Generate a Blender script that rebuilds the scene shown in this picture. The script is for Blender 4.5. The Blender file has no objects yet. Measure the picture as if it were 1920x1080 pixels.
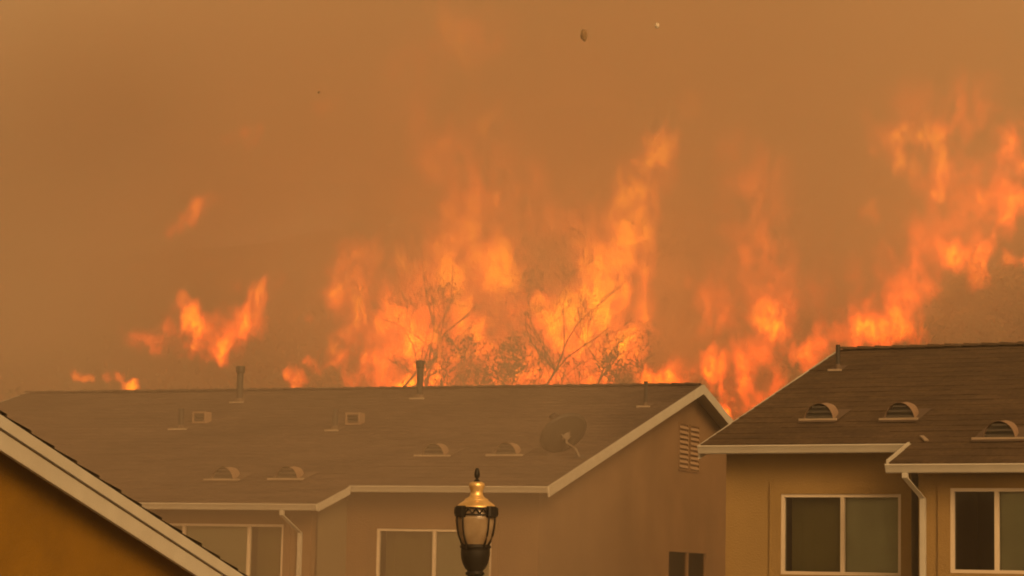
import bpy, bmesh, math, random
import numpy as np
from mathutils import Vector, Matrix

scene = bpy.context.scene
C = scene.collection
random.seed(7)

# ------------------------------------------------------------------ camera
EYE = 4.0
FPX, PITCH, ROLL = 4600.0, 0.12, 0.02
cam_data = bpy.data.cameras.new('camera')
cam = bpy.data.objects.new('camera', cam_data)
C.objects.link(cam)
cam_data.sensor_width = 36.0
cam_data.lens = 36.0 * FPX / 1920.0
cam_data.clip_start, cam_data.clip_end = 0.5, 3000
cp, sp, cr, sr = math.cos(PITCH), math.sin(PITCH), math.cos(ROLL), math.sin(ROLL)
fwd = Vector((0, cp, sp)); up0 = Vector((0, -sp, cp)); r0 = Vector((1, 0, 0))
R_ = cr * r0 + sr * up0
U_ = -sr * r0 + cr * up0
cam.matrix_world = Matrix(((R_.x, U_.x, -fwd.x, 0), (R_.y, U_.y, -fwd.y, 0), (R_.z, U_.z, -fwd.z, EYE), (0, 0, 0, 1)))
scene.camera = cam

# ------------------------------------------------------------------ world and sun
SUN_AZ, SUN_EL = math.radians(158), math.radians(27)      # behind the camera, to its right
world = bpy.data.worlds.new('World')
scene.world = world
world.use_nodes = True
wn = world.node_tree; wn.nodes.clear()
sky = wn.nodes.new('ShaderNodeTexSky'); sky.sky_type = 'NISHITA'; sky.sun_disc = False
sky.sun_elevation = SUN_EL; sky.sun_rotation = SUN_AZ
sky.air_density = 1.5; sky.dust_density = 6.0
bw = wn.nodes.new('ShaderNodeRGBToBW')
tint = wn.nodes.new('ShaderNodeMix'); tint.data_type = 'RGBA'; tint.blend_type = 'MULTIPLY'
tint.inputs['Factor'].default_value = 1.0
tint.inputs['B'].default_value = (1.0, 0.555, 0.215, 1)     # daylight through thick smoke
bg = wn.nodes.new('ShaderNodeBackground'); bg.inputs['Strength'].default_value = 0.15
wo = wn.nodes.new('ShaderNodeOutputWorld')
wn.links.new(sky.outputs[0], bw.inputs[0]); wn.links.new(bw.outputs[0], tint.inputs['A'])
wn.links.new(tint.outputs['Result'], bg.inputs['Color']); wn.links.new(bg.outputs[0], wo.inputs[0])

sl = bpy.data.lights.new('sun', 'SUN'); sl.energy = 1.3; sl.angle = math.radians(25); sl.color = (1.0, 0.55, 0.2)
so = bpy.data.objects.new('sun', sl); C.objects.link(so)
sd = Vector((math.sin(SUN_AZ) * math.cos(SUN_EL), math.cos(SUN_AZ) * math.cos(SUN_EL), math.sin(SUN_EL)))
so.rotation_euler = sd.to_track_quat('Z', 'Y').to_euler()
so.location = sd * 60

vs = scene.view_settings
vs.view_transform = 'Standard'; vs.look = 'None'; vs.exposure = 0.13; vs.gamma = 1.0; vs.use_curve_mapping = False
scene.cycles.use_denoising = True
scene.cycles.volume_step_rate = 5.0
scene.cycles.volume_bounces = 1
scene.cycles.max_bounces = 6
scene.cycles.transparent_max_bounces = 48
scene.cycles.filter_width = 1.9

# ------------------------------------------------------------------ helpers
def pix(u, v, Y):
    """a world point at depth Y that lies in the direction (u, v)"""
    a, b = u - 960.0, v - 540.0
    uu = (cr * a + sr * b) / FPX; vv = (-sr * a + cr * b) / FPX
    d = (uu, cp + vv * sp, sp - vv * cp)
    k = Y / d[1]
    return Vector((d[0] * k, Y, d[2] * k + EYE))

class MB:
    def __init__(self): self.v, self.f = [], []
    def quad(self, a, b, c, d):
        n = len(self.v); self.v += [a, b, c, d]; self.f.append((n, n + 1, n + 2, n + 3)); return self
    def poly(self, pts):
        n = len(self.v); self.v += list(pts); self.f.append(tuple(range(n, n + len(pts)))); return self
    def box(self, a0, a1, b0, b1, c0, c1):
        n = len(self.v)
        self.v += [(a, b, c) for c in (c0, c1) for b in (b0, b1) for a in (a0, a1)]
        for f in ((0, 2, 3, 1), (4, 5, 7, 6), (0, 1, 5, 4), (2, 6, 7, 3), (0, 4, 6, 2), (1, 3, 7, 5)):
            self.f.append(tuple(n + i for i in f))
        return self
    def prism(self, prof, p0, p1):
        """profile points given as functions of two end offsets: loft of prof + p0 to prof + p1"""
        n = len(self.v); k = len(prof)
        self.v += [tuple(q[i] + p0[i] for i in range(3)) for q in prof] + [tuple(q[i] + p1[i] for i in range(3)) for q in prof]
        for i in range(k):
            j = (i + 1) % k
            self.f.append((n + i, n + j, n + k + j, n + k + i))
        self.f.append(tuple(n + i for i in reversed(range(k)))); self.f.append(tuple(n + k + i for i in range(k)))
        return self
    def tube(self, pts, rad, seg=8, cap=True):
        pts = [Vector(p) for p in pts]
        if not isinstance(rad, (list, tuple)): rad = [rad] * len(pts)
        rings = []
        for i, p in enumerate(pts):
            t = (pts[min(i + 1, len(pts) - 1)] - pts[max(i - 1, 0)])
            t = t.normalized() if t.length > 1e-9 else Vector((0, 0, 1))
            s = Vector((0, 0, 1)) if abs(t.z) < 0.9 else Vector((1, 0, 0))
            x = t.cross(s).normalized(); y = t.cross(x)
            n = len(self.v)
            for k in range(seg):
                a = 2 * math.pi * k / seg
                self.v.append(tuple(p + rad[i] * (math.cos(a) * x + math.sin(a) * y)))
            rings.append(n)
        for i in range(len(rings) - 1):
            for k in range(seg):
                k2 = (k + 1) % seg
                self.f.append((rings[i] + k, rings[i] + k2, rings[i + 1] + k2, rings[i + 1] + k))
        if cap:
            self.f.append(tuple(rings[0] + k for k in reversed(range(seg))))
            self.f.append(tuple(rings[-1] + k for k in range(seg)))
        return self
    def lathe(self, prof, seg=28, c=(0, 0, 0)):
        n0 = len(self.v)
        for r, z in prof:
            for k in range(seg):
                a = 2 * math.pi * k / seg
                self.v.append((c[0] + r * math.cos(a), c[1] + r * math.sin(a), c[2] + z))
        for i in range(len(prof) - 1):
            for k in range(seg):
                k2 = (k + 1) % seg
                a, b = n0 + i * seg, n0 + (i + 1) * seg
                self.f.append((a + k, a + k2, b + k2, b + k))
        return self
    def build(self, name, mat, parent=None, smooth=False, xf=None):
        me = bpy.data.meshes.new(name)
        vv = [tuple(xf(*p)) for p in self.v] if xf else [tuple(p) for p in self.v]
        me.from_pydata(vv, [], self.f)
        bm = bmesh.new(); bm.from_mesh(me)
        bmesh.ops.remove_doubles(bm, verts=bm.verts, dist=1e-5)
        bmesh.ops.recalc_face_normals(bm, faces=bm.faces)
        bm.to_mesh(me); bm.free()
        if smooth:
            for p in me.polygons: p.use_smooth = True
        me.materials.append(mat)
        o = bpy.data.objects.new(name, me)
        C.objects.link(o)
        if parent: o.parent = parent
        return o

def tag(o, label=None, cat=None, group=None, kind=None):
    for k, val in (('label', label), ('category', cat), ('group', group), ('kind', kind)):
        if val: o[k] = val
    return o

def empty(name, loc, rz=0.0):
    o = bpy.data.objects.new(name, None); C.objects.link(o)
    o.location = loc; o.rotation_euler = (0, 0, rz); o.empty_display_size = 0.3
    return o

# ------------------------------------------------------------------ materials
def mat(name, col, rough=0.85, metal=0.0, var=0.0, scale=3.0, bump=0.0, bscale=60.0, stain=None, stain_scale=0.7, stain_amt=0.35, spec=0.3):
    m = bpy.data.materials.new(name); m.use_nodes = True
    nt = m.node_tree; b = nt.nodes['Principled BSDF']
    b.inputs['Roughness'].default_value = rough; b.inputs['Metallic'].default_value = metal
    b.inputs['Specular IOR Level'].default_value = spec
    b.inputs['Base Color'].default_value = (*col, 1)
    tc = nt.nodes.new('ShaderNodeTexCoord')
    src = None
    if var > 0:
        n = nt.nodes.new('ShaderNodeTexNoise'); n.inputs['Scale'].default_value = scale; n.inputs['Detail'].default_value = 6
        nt.links.new(tc.outputs['Object'], n.inputs['Vector'])
        r = nt.nodes.new('ShaderNodeValToRGB')
        r.color_ramp.elements[0].position = 0.3; r.color_ramp.elements[1].position = 0.7
        r.color_ramp.elements[0].color = (*[c * (1 - var) for c in col], 1)
        r.color_ramp.elements[1].color = (*[min(1, c * (1 + var)) for c in col], 1)
        nt.links.new(n.outputs[0], r.inputs[0]); src = r.outputs[0]
    if stain:
        n2 = nt.nodes.new('ShaderNodeTexNoise'); n2.inputs['Scale'].default_value = stain_scale; n2.inputs['Detail'].default_value = 5
        mp = nt.nodes.new('ShaderNodeMapping'); mp.inputs['Scale'].default_value = (1, 1, 0.25)
        nt.links.new(tc.outputs['Object'], mp.inputs[0]); nt.links.new(mp.outputs[0], n2.inputs['Vector'])
        rr = nt.nodes.new('ShaderNodeMapRange'); rr.inputs[1].default_value = 0.45; rr.inputs[2].default_value = 0.75
        rr.inputs[4].default_value = stain_amt
        nt.links.new(n2.outputs[0], rr.inputs[0])
        mx = nt.nodes.new('ShaderNodeMix'); mx.data_type = 'RGBA'
        nt.links.new(rr.outputs[0], mx.inputs['Factor'])
        if src: nt.links.new(src, mx.inputs['A'])
        else: mx.inputs['A'].default_value = (*col, 1)
        mx.inputs['B'].default_value = (*stain, 1)
        src = mx.outputs['Result']
    if src: nt.links.new(src, b.inputs['Base Color'])
    if bump > 0:
        n3 = nt.nodes.new('ShaderNodeTexNoise'); n3.inputs['Scale'].default_value = bscale; n3.inputs['Detail'].default_value = 4
        nt.links.new(tc.outputs['Object'], n3.inputs['Vector'])
        bp = nt.nodes.new('ShaderNodeBump'); bp.inputs['Strength'].default_value = bump; bp.inputs['Distance'].default_value = 0.02
        nt.links.new(n3.outputs[0], bp.inputs['Height']); nt.links.new(bp.outputs[0], b.inputs['Normal'])
    return m

def shingle_mat(name, col):
    """asphalt shingles: each tab of each course has its own tone, with granules and soft streaks"""
    m = bpy.data.materials.new(name); m.use_nodes = True
    nt = m.node_tree; b = nt.nodes['Principled BSDF']; b.inputs['Roughness'].default_value = 0.95
    b.inputs['Specular IOR Level'].default_value = 0.15
    tc = nt.nodes.new('ShaderNodeTexCoord')
    br = nt.nodes.new('ShaderNodeTexBrick')
    br.inputs['Scale'].default_value = 1.0; br.inputs['Brick Width'].default_value = 0.33; br.inputs['Row Height'].default_value = 0.145
    br.inputs['Mortar Size'].default_value = 0.004
    br.inputs['Color1'].default_value = (*[c * 1.15 for c in col], 1); br.inputs['Color2'].default_value = (*[c * 0.82 for c in col], 1)
    br.inputs['Mortar'].default_value = (*[c * 0.75 for c in col], 1)
    nt.links.new(tc.outputs['Object'], br.inputs['Vector'])
    n = nt.nodes.new('ShaderNodeTexNoise'); n.inputs['Scale'].default_value = 0.55; n.inputs['Detail'].default_value = 7; n.inputs['Roughness'].default_value = 0.65
    nt.links.new(tc.outputs['Object'], n.inputs['Vector'])
    r = nt.nodes.new('ShaderNodeMapRange'); r.inputs[1].default_value = 0.3; r.inputs[2].default_value = 0.7; r.inputs[3].default_value = 0.7; r.inputs[4].default_value = 1.3
    nt.links.new(n.outputs[0], r.inputs[0])
    g = nt.nodes.new('ShaderNodeTexNoise'); g.inputs['Scale'].default_value = 14; g.inputs['Detail'].default_value = 3
    nt.links.new(tc.outputs['Object'], g.inputs['Vector'])
    r2 = nt.nodes.new('ShaderNodeMapRange'); r2.inputs[1].default_value = 0.3; r2.inputs[2].default_value = 0.7; r2.inputs[3].default_value = 0.75; r2.inputs[4].default_value = 1.25
    nt.links.new(g.outputs[0], r2.inputs[0])
    mu = nt.nodes.new('ShaderNodeMath'); mu.operation = 'MULTIPLY'
    nt.links.new(r.outputs[0], mu.inputs[0]); nt.links.new(r2.outputs[0], mu.inputs[1])
    mx = nt.nodes.new('ShaderNodeVectorMath'); mx.operation = 'SCALE'
    nt.links.new(br.outputs['Color'], mx.inputs[0]); nt.links.new(mu.outputs[0], mx.inputs['Scale'])
    nt.links.new(mx.outputs[0], b.inputs['Base Color'])
    return m

def glass_mat(name, tintc=(0.88, 0.9, 0.84)):
    m = bpy.data.materials.new(name); m.use_nodes = True
    nt = m.node_tree; nt.nodes.clear()
    tr = nt.nodes.new('ShaderNodeBsdfTransparent'); tr.inputs[0].default_value = (*tintc, 1)
    gl = nt.nodes.new('ShaderNodeBsdfGlossy'); gl.inputs['Roughness'].default_value = 0.03
    fr = nt.nodes.new('ShaderNodeFresnel'); fr.inputs[0].default_value = 1.52
    mx = nt.nodes.new('ShaderNodeMixShader'); o = nt.nodes.new('ShaderNodeOutputMaterial')
    nt.links.new(fr.outputs[0], mx.inputs[0]); nt.links.new(tr.outputs[0], mx.inputs[1]); nt.links.new(gl.outputs[0], mx.inputs[2])
    nt.links.new(mx.outputs[0], o.inputs['Surface'])
    return m

M = {}
M['stucco_tan'] = mat('stucco_tan', (0.25, 0.172, 0.066), 0.95, var=0.10, scale=1.3, bump=0.5, bscale=45, stain=(0.20, 0.125, 0.04), stain_amt=0.6)
M['stucco_rose'] = mat('stucco_rose', (0.175, 0.11, 0.057), 0.95, var=0.10, scale=1.1, bump=0.5, bscale=45, stain=(0.125, 0.08, 0.042), stain_amt=0.65)
M['stucco_ochre'] = mat('stucco_ochre', (0.19, 0.10, 0.002), 0.95, var=0.12, scale=2.5, bump=0.6, bscale=70, stain=(0.21, 0.10, 0.004), stain_amt=0.4, stain_scale=1.5)
M['trim'] = mat('trim_paint', (0.41, 0.405, 0.365), 0.6, var=0.05, scale=4, stain=(0.36, 0.33, 0.28), stain_amt=0.5, stain_scale=2.0)
M['frame'] = mat('window_frame_vinyl', (0.55, 0.49, 0.40), 0.5, var=0.03)
M['shingle'] = shingle_mat('asphalt_shingle', (0.070, 0.051, 0.039))
M['shingle_warm'] = shingle_mat('asphalt_shingle_warm', (0.064, 0.043, 0.025))
M['dark'] = mat('dark_interior', (0.16, 0.135, 0.085), 0.9)
M['curtain'] = mat('olive_blind', (0.50, 0.50, 0.42), 0.9, var=0.06, scale=2)
M['screen'] = mat('screen_curtain', (0.29, 0.255, 0.14), 0.95, var=0.08, scale=1.5)
M['glass'] = glass_mat('window_glass')
M['metal_dark'] = mat('vent_metal_dark', (0.05, 0.05, 0.045), 0.6, var=0.2)
M['vent_dome'] = mat('vent_painted_metal', (0.21, 0.145, 0.10), 0.55, var=0.1)
M['flange'] = mat('galvanised_flashing', (0.30, 0.245, 0.185), 0.55, metal=0.1, var=0.1)
M['pipe'] = mat('pipe_grey', (0.03, 0.027, 0.022), 0.6, var=0.15)
M['dish'] = mat('dish_grey', (0.035, 0.032, 0.025), 0.5, var=0.08)
M['iron'] = mat('black_cast_iron', (0.008, 0.007, 0.005), 0.5, var=0.2, scale=20, spec=0.25)
M['brass'] = mat('golden_cap_paint', (0.80, 0.56, 0.24), 0.33, metal=0.65, var=0.08, scale=12, stain=(0.45, 0.27, 0.09), stain_scale=9, stain_amt=0.5)
M['asphalt'] = mat('asphalt', (0.05, 0.05, 0.05), 0.9, var=0.2, scale=2, bump=0.4, bscale=80)
M['concrete'] = mat('pavement_concrete', (0.30, 0.28, 0.25), 0.9, var=0.12, scale=1.5, bump=0.2)
M['soil'] = mat('hillside_soil', (0.055, 0.043, 0.024), 1.0, var=0.4, scale=0.08, bump=0.5, bscale=1.5)
M['bark'] = mat('charred_bark', (0.022, 0.017, 0.012), 0.95, var=0.3, scale=8)
M['leaf'] = mat('scorched_leaf', (0.055, 0.055, 0.022), 0.8, var=0.3, scale=0.8)
M['ash'] = mat('ash_dark', (0.22, 0.15, 0.08), 1.0)
M['ash_pale'] = mat('ash_pale', (0.5, 0.45, 0.38), 1.0)

gm = bpy.data.materials.new('frosted_globe'); gm.use_nodes = True
nt = gm.node_tree; nt.nodes.clear()
o_ = nt.nodes.new('ShaderNodeOutputMaterial')
tl = nt.nodes.new('ShaderNodeBsdfTranslucent'); tl.inputs[0].default_value = (0.56, 0.44, 0.29, 1)
df = nt.nodes.new('ShaderNodeBsdfDiffuse')
tcn = nt.nodes.new('ShaderNodeTexCoord'); nz = nt.nodes.new('ShaderNodeTexNoise'); nz.inputs['Scale'].default_value = 9
rp = nt.nodes.new('ShaderNodeValToRGB'); rp.color_ramp.elements[0].position = .35; rp.color_ramp.elements[1].position = .7
rp.color_ramp.elements[0].color = (0.34, 0.25, 0.15, 1); rp.color_ramp.elements[1].color = (0.56, 0.45, 0.30, 1)
nt.links.new(tcn.outputs['Object'], nz.inputs['Vector']); nt.links.new(nz.outputs[0], rp.inputs[0]); nt.links.new(rp.outputs[0], df.inputs[0])
gs = nt.nodes.new('ShaderNodeBsdfGlossy'); gs.inputs['Roughness'].default_value = 0.15
m1 = nt.nodes.new('ShaderNodeMixShader'); m1.inputs[0].default_value = 0.5
m2 = nt.nodes.new('ShaderNodeMixShader'); m2.inputs[0].default_value = 0.06
nt.links.new(df.outputs[0], m1.inputs[1]); nt.links.new(tl.outputs[0], m1.inputs[2])
nt.links.new(m1.outputs[0], m2.inputs[1]); nt.links.new(gs.outputs[0], m2.inputs[2]); nt.links.new(m2.outputs[0], o_.inputs['Surface'])
M['globe'] = gm

# ------------------------------------------------------------------ ground and hillside
rngn = np.random.default_rng(11)
LAT = rngn.random((32, 32, 32)).astype(np.float32)
def vnoise(p):
    i = np.floor(p).astype(np.int64); f = p - i; f = f * f * f * (f * (f * 6 - 15) + 10)
    i &= 31; j = (i + 1) & 31
    x0, y0, z0 = i.T; x1, y1, z1 = j.T; fx, fy, fz = f.T
    a = LAT[x0, y0, z0] * (1 - fx) + LAT[x1, y0, z0] * fx
    b = LAT[x0, y1, z0] * (1 - fx) + LAT[x1, y1, z0] * fx
    c = LAT[x0, y0, z1] * (1 - fx) + LAT[x1, y0, z1] * fx
    d = LAT[x0, y1, z1] * (1 - fx) + LAT[x1, y1, z1] * fx
    return (a * (1 - fy) + b * fy) * (1 - fz) + (c * (1 - fy) + d * fy) * fz
def fbm(p, oct=4, gain=0.5):
    s = np.zeros(len(p)); amp = 1.0; tot = 0
    for k in range(oct):
        s += amp * vnoise(p * 2.03 ** k + 7.3 * k); tot += amp; amp *= gain
    return s / tot

def hill_z(x, y):
    x = np.asarray(x, float); y = np.asarray(y, float)
    t = np.clip((y - 76) / 60, 0, None)
    base = np.where(t < 1, 10.5 * t * t * (2 - t) , 10.5 + (y - 136) * 0.215)
    base = base + np.clip((x - 14) / 22, 0, 1.6) * np.clip((y - 90) / 50, 0, 1) * 5.0 - np.clip((-x - 10) / 25, 0, 1.5) * np.clip((y - 90) / 50, 0, 1) * 1.6
    p = np.stack([x * 0.05, y * 0.05, x * 0 + 3.3], -1).reshape(-1, 3)
    return base + ((fbm(p, 4) - 0.5).reshape(base.shape)) * 6 * np.clip((y - 80) / 40, 0, 1)

nx, ny = 121, 141
gx = np.linspace(-150, 150, nx); gy = np.linspace(-45, 305, ny)
GX, GY = np.meshgrid(gx, gy)
GZ = hill_z(GX, GY)
gmb = MB()
gmb.v = [tuple(q) for q in np.stack([GX.ravel(), GY.ravel(), GZ.ravel()], 1)]
gmb.f = [(j * nx + i, j * nx + i + 1, (j + 1) * nx + i + 1, (j + 1) * nx + i) for j in range(ny - 1) for i in range(nx - 1)]
tag(gmb.build('ground', M['soil'], smooth=True), kind='structure')
road = MB(); road.quad((-140, 4, .004), (140, 4, .004), (140, 13, .004), (-140, 13, .004))
tag(road.build('road', M['asphalt']), kind='structure')
pv = MB(); pv.box(-140, 140, 13.2, 33.0, 0.0, 0.13)  # out of view; widened up to the houses so pale concrete bounces light upward
tag(pv.build('bounce_pavement', M['concrete']), kind='structure')

# ------------------------------------------------------------------ houses
def wall_with_holes(mb, a0, a1, c0, c1, b, holes, depth=0.14):
    """front faces of a wall in the plane b, with openings and their reveals"""
    xs = sorted({a0, a1, *[h[0] for h in holes], *[h[1] for h in holes]})
    zs = sorted({c0, c1, *[h[2] for h in holes], *[h[3] for h in holes]})
    for i in range(len(xs) - 1):
        for k in range(len(zs) - 1):
            mx_, mz_ = (xs[i] + xs[i + 1]) / 2, (zs[k] + zs[k + 1]) / 2
            if any(h[0] < mx_ < h[1] and h[2] < mz_ < h[3] for h in holes): continue
            mb.quad((xs[i], b, zs[k]), (xs[i + 1], b, zs[k]), (xs[i + 1], b, zs[k + 1]), (xs[i], b, zs[k + 1]))
    for h in holes:
        x0, x1, z0, z1 = h[:4]
        mb.quad((x0, b, z0), (x0, b, z1), (x0, b + depth, z1), (x0, b + depth, z0))
        mb.quad((x1, b, z0), (x1, b + depth, z0), (x1, b + depth, z1), (x1, b, z1))
        mb.quad((x0, b, z1), (x1, b, z1), (x1, b + depth, z1), (x0, b + depth, z1))
        mb.quad((x0, b, z0), (x0, b + depth, z0), (x1, b + depth, z0), (x1, b, z0))

def window(parent, a0, a1, c0, c1, b, mulls, panels, xf=None, surround=None, fw=0.045, fm=None):
    fm = fm or M['frame']
    """a window part (its frame) with mullions, panes and what hangs behind them as sub-parts"""
    f = MB()
    y0, y1 = b - 0.012, b + 0.075
    f.box(a0, a0 + fw, y0, y1, c0, c1).box(a1 - fw, a1, y0, y1, c0, c1)
    f.box(a0 + fw, a1 - fw, y0, y1, c1 - fw, c1).box(a0 + fw, a1 - fw, y0, y1, c0, c0 + fw)
    w = f.build('window', fm, parent, xf=xf)
    edges = [a0 + fw] + list(mulls) + [a1 - fw]
    for m_ in mulls:
        MB().box(m_ - 0.028, m_ + 0.028, y0 + 0.006, y1, c0 + fw, c1 - fw).build('mullion', fm, w, xf=xf)
    for i in range(len(edges) - 1):
        e0 = edges[i] + (0.028 if i else 0); e1_ = edges[i + 1] - (0.028 if i < len(edges) - 2 else 0)
        MB().box(e0, e1_, b + 0.045, b + 0.051, c0 + fw, c1 - fw).build('pane', M['glass'], w, xf=xf)
        pm = panels[i]
        if pm == 'blind':      # vertical pleats of a closed blind
            q = MB(); n = max(4, int((e1_ - e0) / 0.075)); st = (e1_ - e0) / n
            for k in range(n):
                q.quad((e0 + k * st, b + .10, c0 + .02), (e0 + (k + 1) * st, b + .104 - .004 * (k % 2), c0 + .02), (e0 + (k + 1) * st, b + .104 - .004 * (k % 2), c1 - .02), (e0 + k * st, b + .10, c1 - .02))
            q.build('blind', M['curtain'], w, xf=xf)
        elif pm == 'screen':
            q = MB(); n = max(3, int((e1_ - e0) / 0.16)); st = (e1_ - e0) / n
            for k in range(n):
                q.quad((e0 + k * st, b + .30, c0 - .1), (e0 + (k + 1) * st, b + .30 + (.008 if k % 2 else -.006), c0 - .1), (e0 + (k + 1) * st, b + .30 + (.008 if k % 2 else -.006), c1 + .1), (e0 + k * st, b + .30, c1 + .1))
            q.build('curtain', M['screen'], w, xf=xf)
    # the room behind the glass
    rm = MB(); d = 2.6
    rm.quad((a0 - .6, b + d, c0 - .8), (a1 + .6, b + d, c0 - .8), (a1 + .6, b + d, c1 + .5), (a0 - .6, b + d, c1 + .5))
    rm.quad((a0 - .6, b + .15, c0 - .8), (a0 - .6, b + d, c0 - .8), (a0 - .6, b + d, c1 + .5), (a0 - .6, b + .15, c1 + .5))
    rm.quad((a1 + .6, b + .15, c0 - .8), (a1 + .6, b + .15, c1 + .5), (a1 + .6, b + d, c1 + .5), (a1 + .6, b + d, c0 - .8))
    rm.quad((a0 - .6, b + .15, c1 + .5), (a0 - .6, b + d, c1 + .5), (a1 + .6, b + d, c1 + .5), (a1 + .6, b + .15, c1 + .5))
    rm.quad((a0 - .6, b + .15, c0 - .8), (a1 + .6, b + .15, c0 - .8), (a1 + .6, b + d, c0 - .8), (a0 - .6, b + d, c0 - .8))
    rm.build('room_interior', M['dark'], w, xf=xf)
    if surround:
        s = surround; q = MB(); yb0, yb1 = b - 0.03, b - 0.0005
        q.box(a0 - s, a0 - .002, yb0, yb1, c0 - s, c1 + s).box(a1 + .002, a1 + s, yb0, yb1, c0 - s, c1 + s)
        q.box(a0 - .002, a1 + .002, yb0, yb1, c1 + .002, c1 + s).box(a0 - .002, a1 + .002, yb0, yb1, c0 - s, c0 - .002)
        q.build('stucco_surround', surround_mat[0], w, xf=xf)
    return w
surround_mat = [M['stucco_tan']]

def roof_courses(parent, regions, t, mt, name='roof', lift=0.0, step=0.29, thick=0.009):
    """a sloping roof made of overlapping shingle courses; regions = (a0, a1, b0, b1) rising with b (or falling when b1 < b0)"""
    mb = MB(); rnd = random.Random(3)
    for a0, a1, b0, b1, z0 in regions:
        L = abs(b1 - b0); n = max(1, round(L / step)); sg = 1 if b1 > b0 else -1
        for k in range(n):
            s0, s1 = L * k / n, min(L, L * (k + 1.12) / n)
            z_a = z0 + t * s0 + lift + thick; z_b = z0 + t * s1 + lift + (thick * 0.15)
            # the course in lengths, each lifted a hair differently
            x = a0
            while x < a1 - 1e-6:
                w = min(rnd.uniform(0.8, 1.1), a1 - x)
                if a1 - x - w < 0.3: w = a1 - x
                e = rnd.uniform(-0.004, 0.005); bo = sg * rnd.uniform(-0.012, 0.012) * (k > 0)
                p = [(x, b0 + sg * s0 + bo, z_a + e), (x + w, b0 + sg * s0 + bo, z_a + e), (x + w, b0 + sg * s1, z_b), (x, b0 + sg * s1, z_b)]
                q = [(p[0][0], p[0][1], p[0][2] - thick), (p[1][0], p[1][1], p[1][2] - thick)]
                mb.quad(*p); mb.quad(q[0], q[1], p[1], p[0])
                x += w
    return mb.build(name, mt, parent)

def gutter(parent, a0, a1, b, c, xf=None):
    """K-style eave gutter along a at the eave line (b, c); open top, ogee face"""
    prof = [(0, 0.0, -0.015), (0, -0.105, -0.015), (0, -0.115, -0.03), (0, -0.100, -0.055), (0, -0.085, -0.085), (0, -0.070, -0.125), (0, -0.055, -0.135), (0, 0.0, -0.135)]
    g = MB().prism([(p[0], p[1] + b, p[2] + c) for p in prof], (a0, 0, 0), (a1, 0, 0))
    o = g.build('gutter', M['trim'], parent, xf=xf)
    return o

def roof_vent(parent, a, b, t, r=0.225, flange=0.38, slats=3):
    """half-round dormer vent: dome, louvred front, flashing flange"""
    z = lambda bb: t * bb
    d = MB(); n = 14; rings = []
    for k, sc in enumerate((1.0, 0.97, 0.86, 0.66, 0.38, 0.08)):
        bb = b + (0, 0.14, 0.30, 0.44, 0.56, 0.64)[k]
        ring = []
        for i in range(n + 1):
            an = math.pi * i / n
            ring.append((a + r * sc * math.cos(an), bb, max(z(b) + 0.02, z(bb) - .01) + (r * 1.12) * sc * math.sin(an) * (1 - 0.0 * k)))
        # keep the top of the hood from climbing faster than the roof line does
        rings.append(ring)
    base = len(d.v)
    for ring in rings: d.v += ring
    for k in range(len(rings) - 1):
        for i in range(n):
            q0 = base + k * (n + 1) + i; q1 = q0 + n + 1
            d.f.append((q0, q0 + 1, q1 + 1, q1))
    v = d.build('roof_vent', M['vent_dome'], parent, smooth=True)
    # recessed dark mouth and louvre slats
    m = MB(); m.poly([(a + (r - .012) * math.cos(math.pi * i / n), b + 0.05, z(b) + 0.022 + (r - .012) * 1.05 * math.sin(math.pi * i / n)) for i in range(n + 1)])
    m.build('vent_mouth', M['metal_dark'], v)
    for s in range(slats):
        h = (s + 0.55) / slats * r * 0.98
        hw = math.sqrt(max(0.0, 1 - (h / r) ** 2)) * r - 0.018
        if hw < 0.03: continue
        zz = z(b) + 0.02 + h
        MB().prism([(-hw, 0, 0), (-hw, 0.045, 0.030), (-hw, 0.045, 0.036), (-hw, 0, 0.007)], (a, b - .002, zz), (a + 2 * hw, b - .002, zz)).build('slat', M['metal_slat'], v)
    f = MB()
    y0, y1 = b - 0.10, b + 0.62
    f.prism([(-flange, y0, z(y0) + .024), (-flange, y1, z(y1) + .024), (-flange, y1, z(y1) + .028), (-flange, y0, z(y0) + .032)], (a, 0, 0), (a + 2 * flange, 0, 0))
    f.build('flange', M['flange_brown'], v)
    MB().box(a - flange, a + flange, b - .05, b - .004, z(b) + .022, z(b) + .052).build('sill', M['flange'], v)
    return v
M['flange_brown'] = mat('flange_brown_paint', (0.085, 0.06, 0.042), 0.8, var=0.15)
M['metal_slat'] = mat('louvre_grey', (0.06, 0.055, 0.045), 0.6)

def vent_pipe(parent, a, b, t, r, h, cap=True, plate=0.17):
    p = MB(); z = t * b
    p.tube([(a, b, z - 0.1), (a, b, z + h)], r, 14)
    if cap: p.tube([(a, b, z + h - .16), (a, b, z + h - .13), (a, b, z + h - 0.0), (a, b, z + h + .012)], [r * 1.02, r * 1.32, r * 1.42, r * 1.2], 14)
    v = p.build('vent_pipe', M['pipe'], parent, smooth=False)
    f = MB(); y0, y1 = b - 0.17, b + 0.17
    f.box(a - plate, a + plate, y0, y0 + .05, t * y0 + .02, t * y0 + .055)
    f.build('flashing', M['flange'], v)
    g = MB(); g.prism([(-plate, y0 + .05, t * (y0 + .05) + .022), (-plate, y1, t * y1 + .022), (-plate, y1, t * y1 + .028), (-plate, y0 + .05, t * (y0 + .05) + .03)], (a, 0, 0), (a + 2 * plate, 0, 0))
    g.tube([(a, b, z), (a, b, z + .06), (a, b, z + .09)], [r * 1.7, r * 1.35, r * 1.03], 14)
    g.build('collar', M['flange_brown'], v)
    return v

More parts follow.
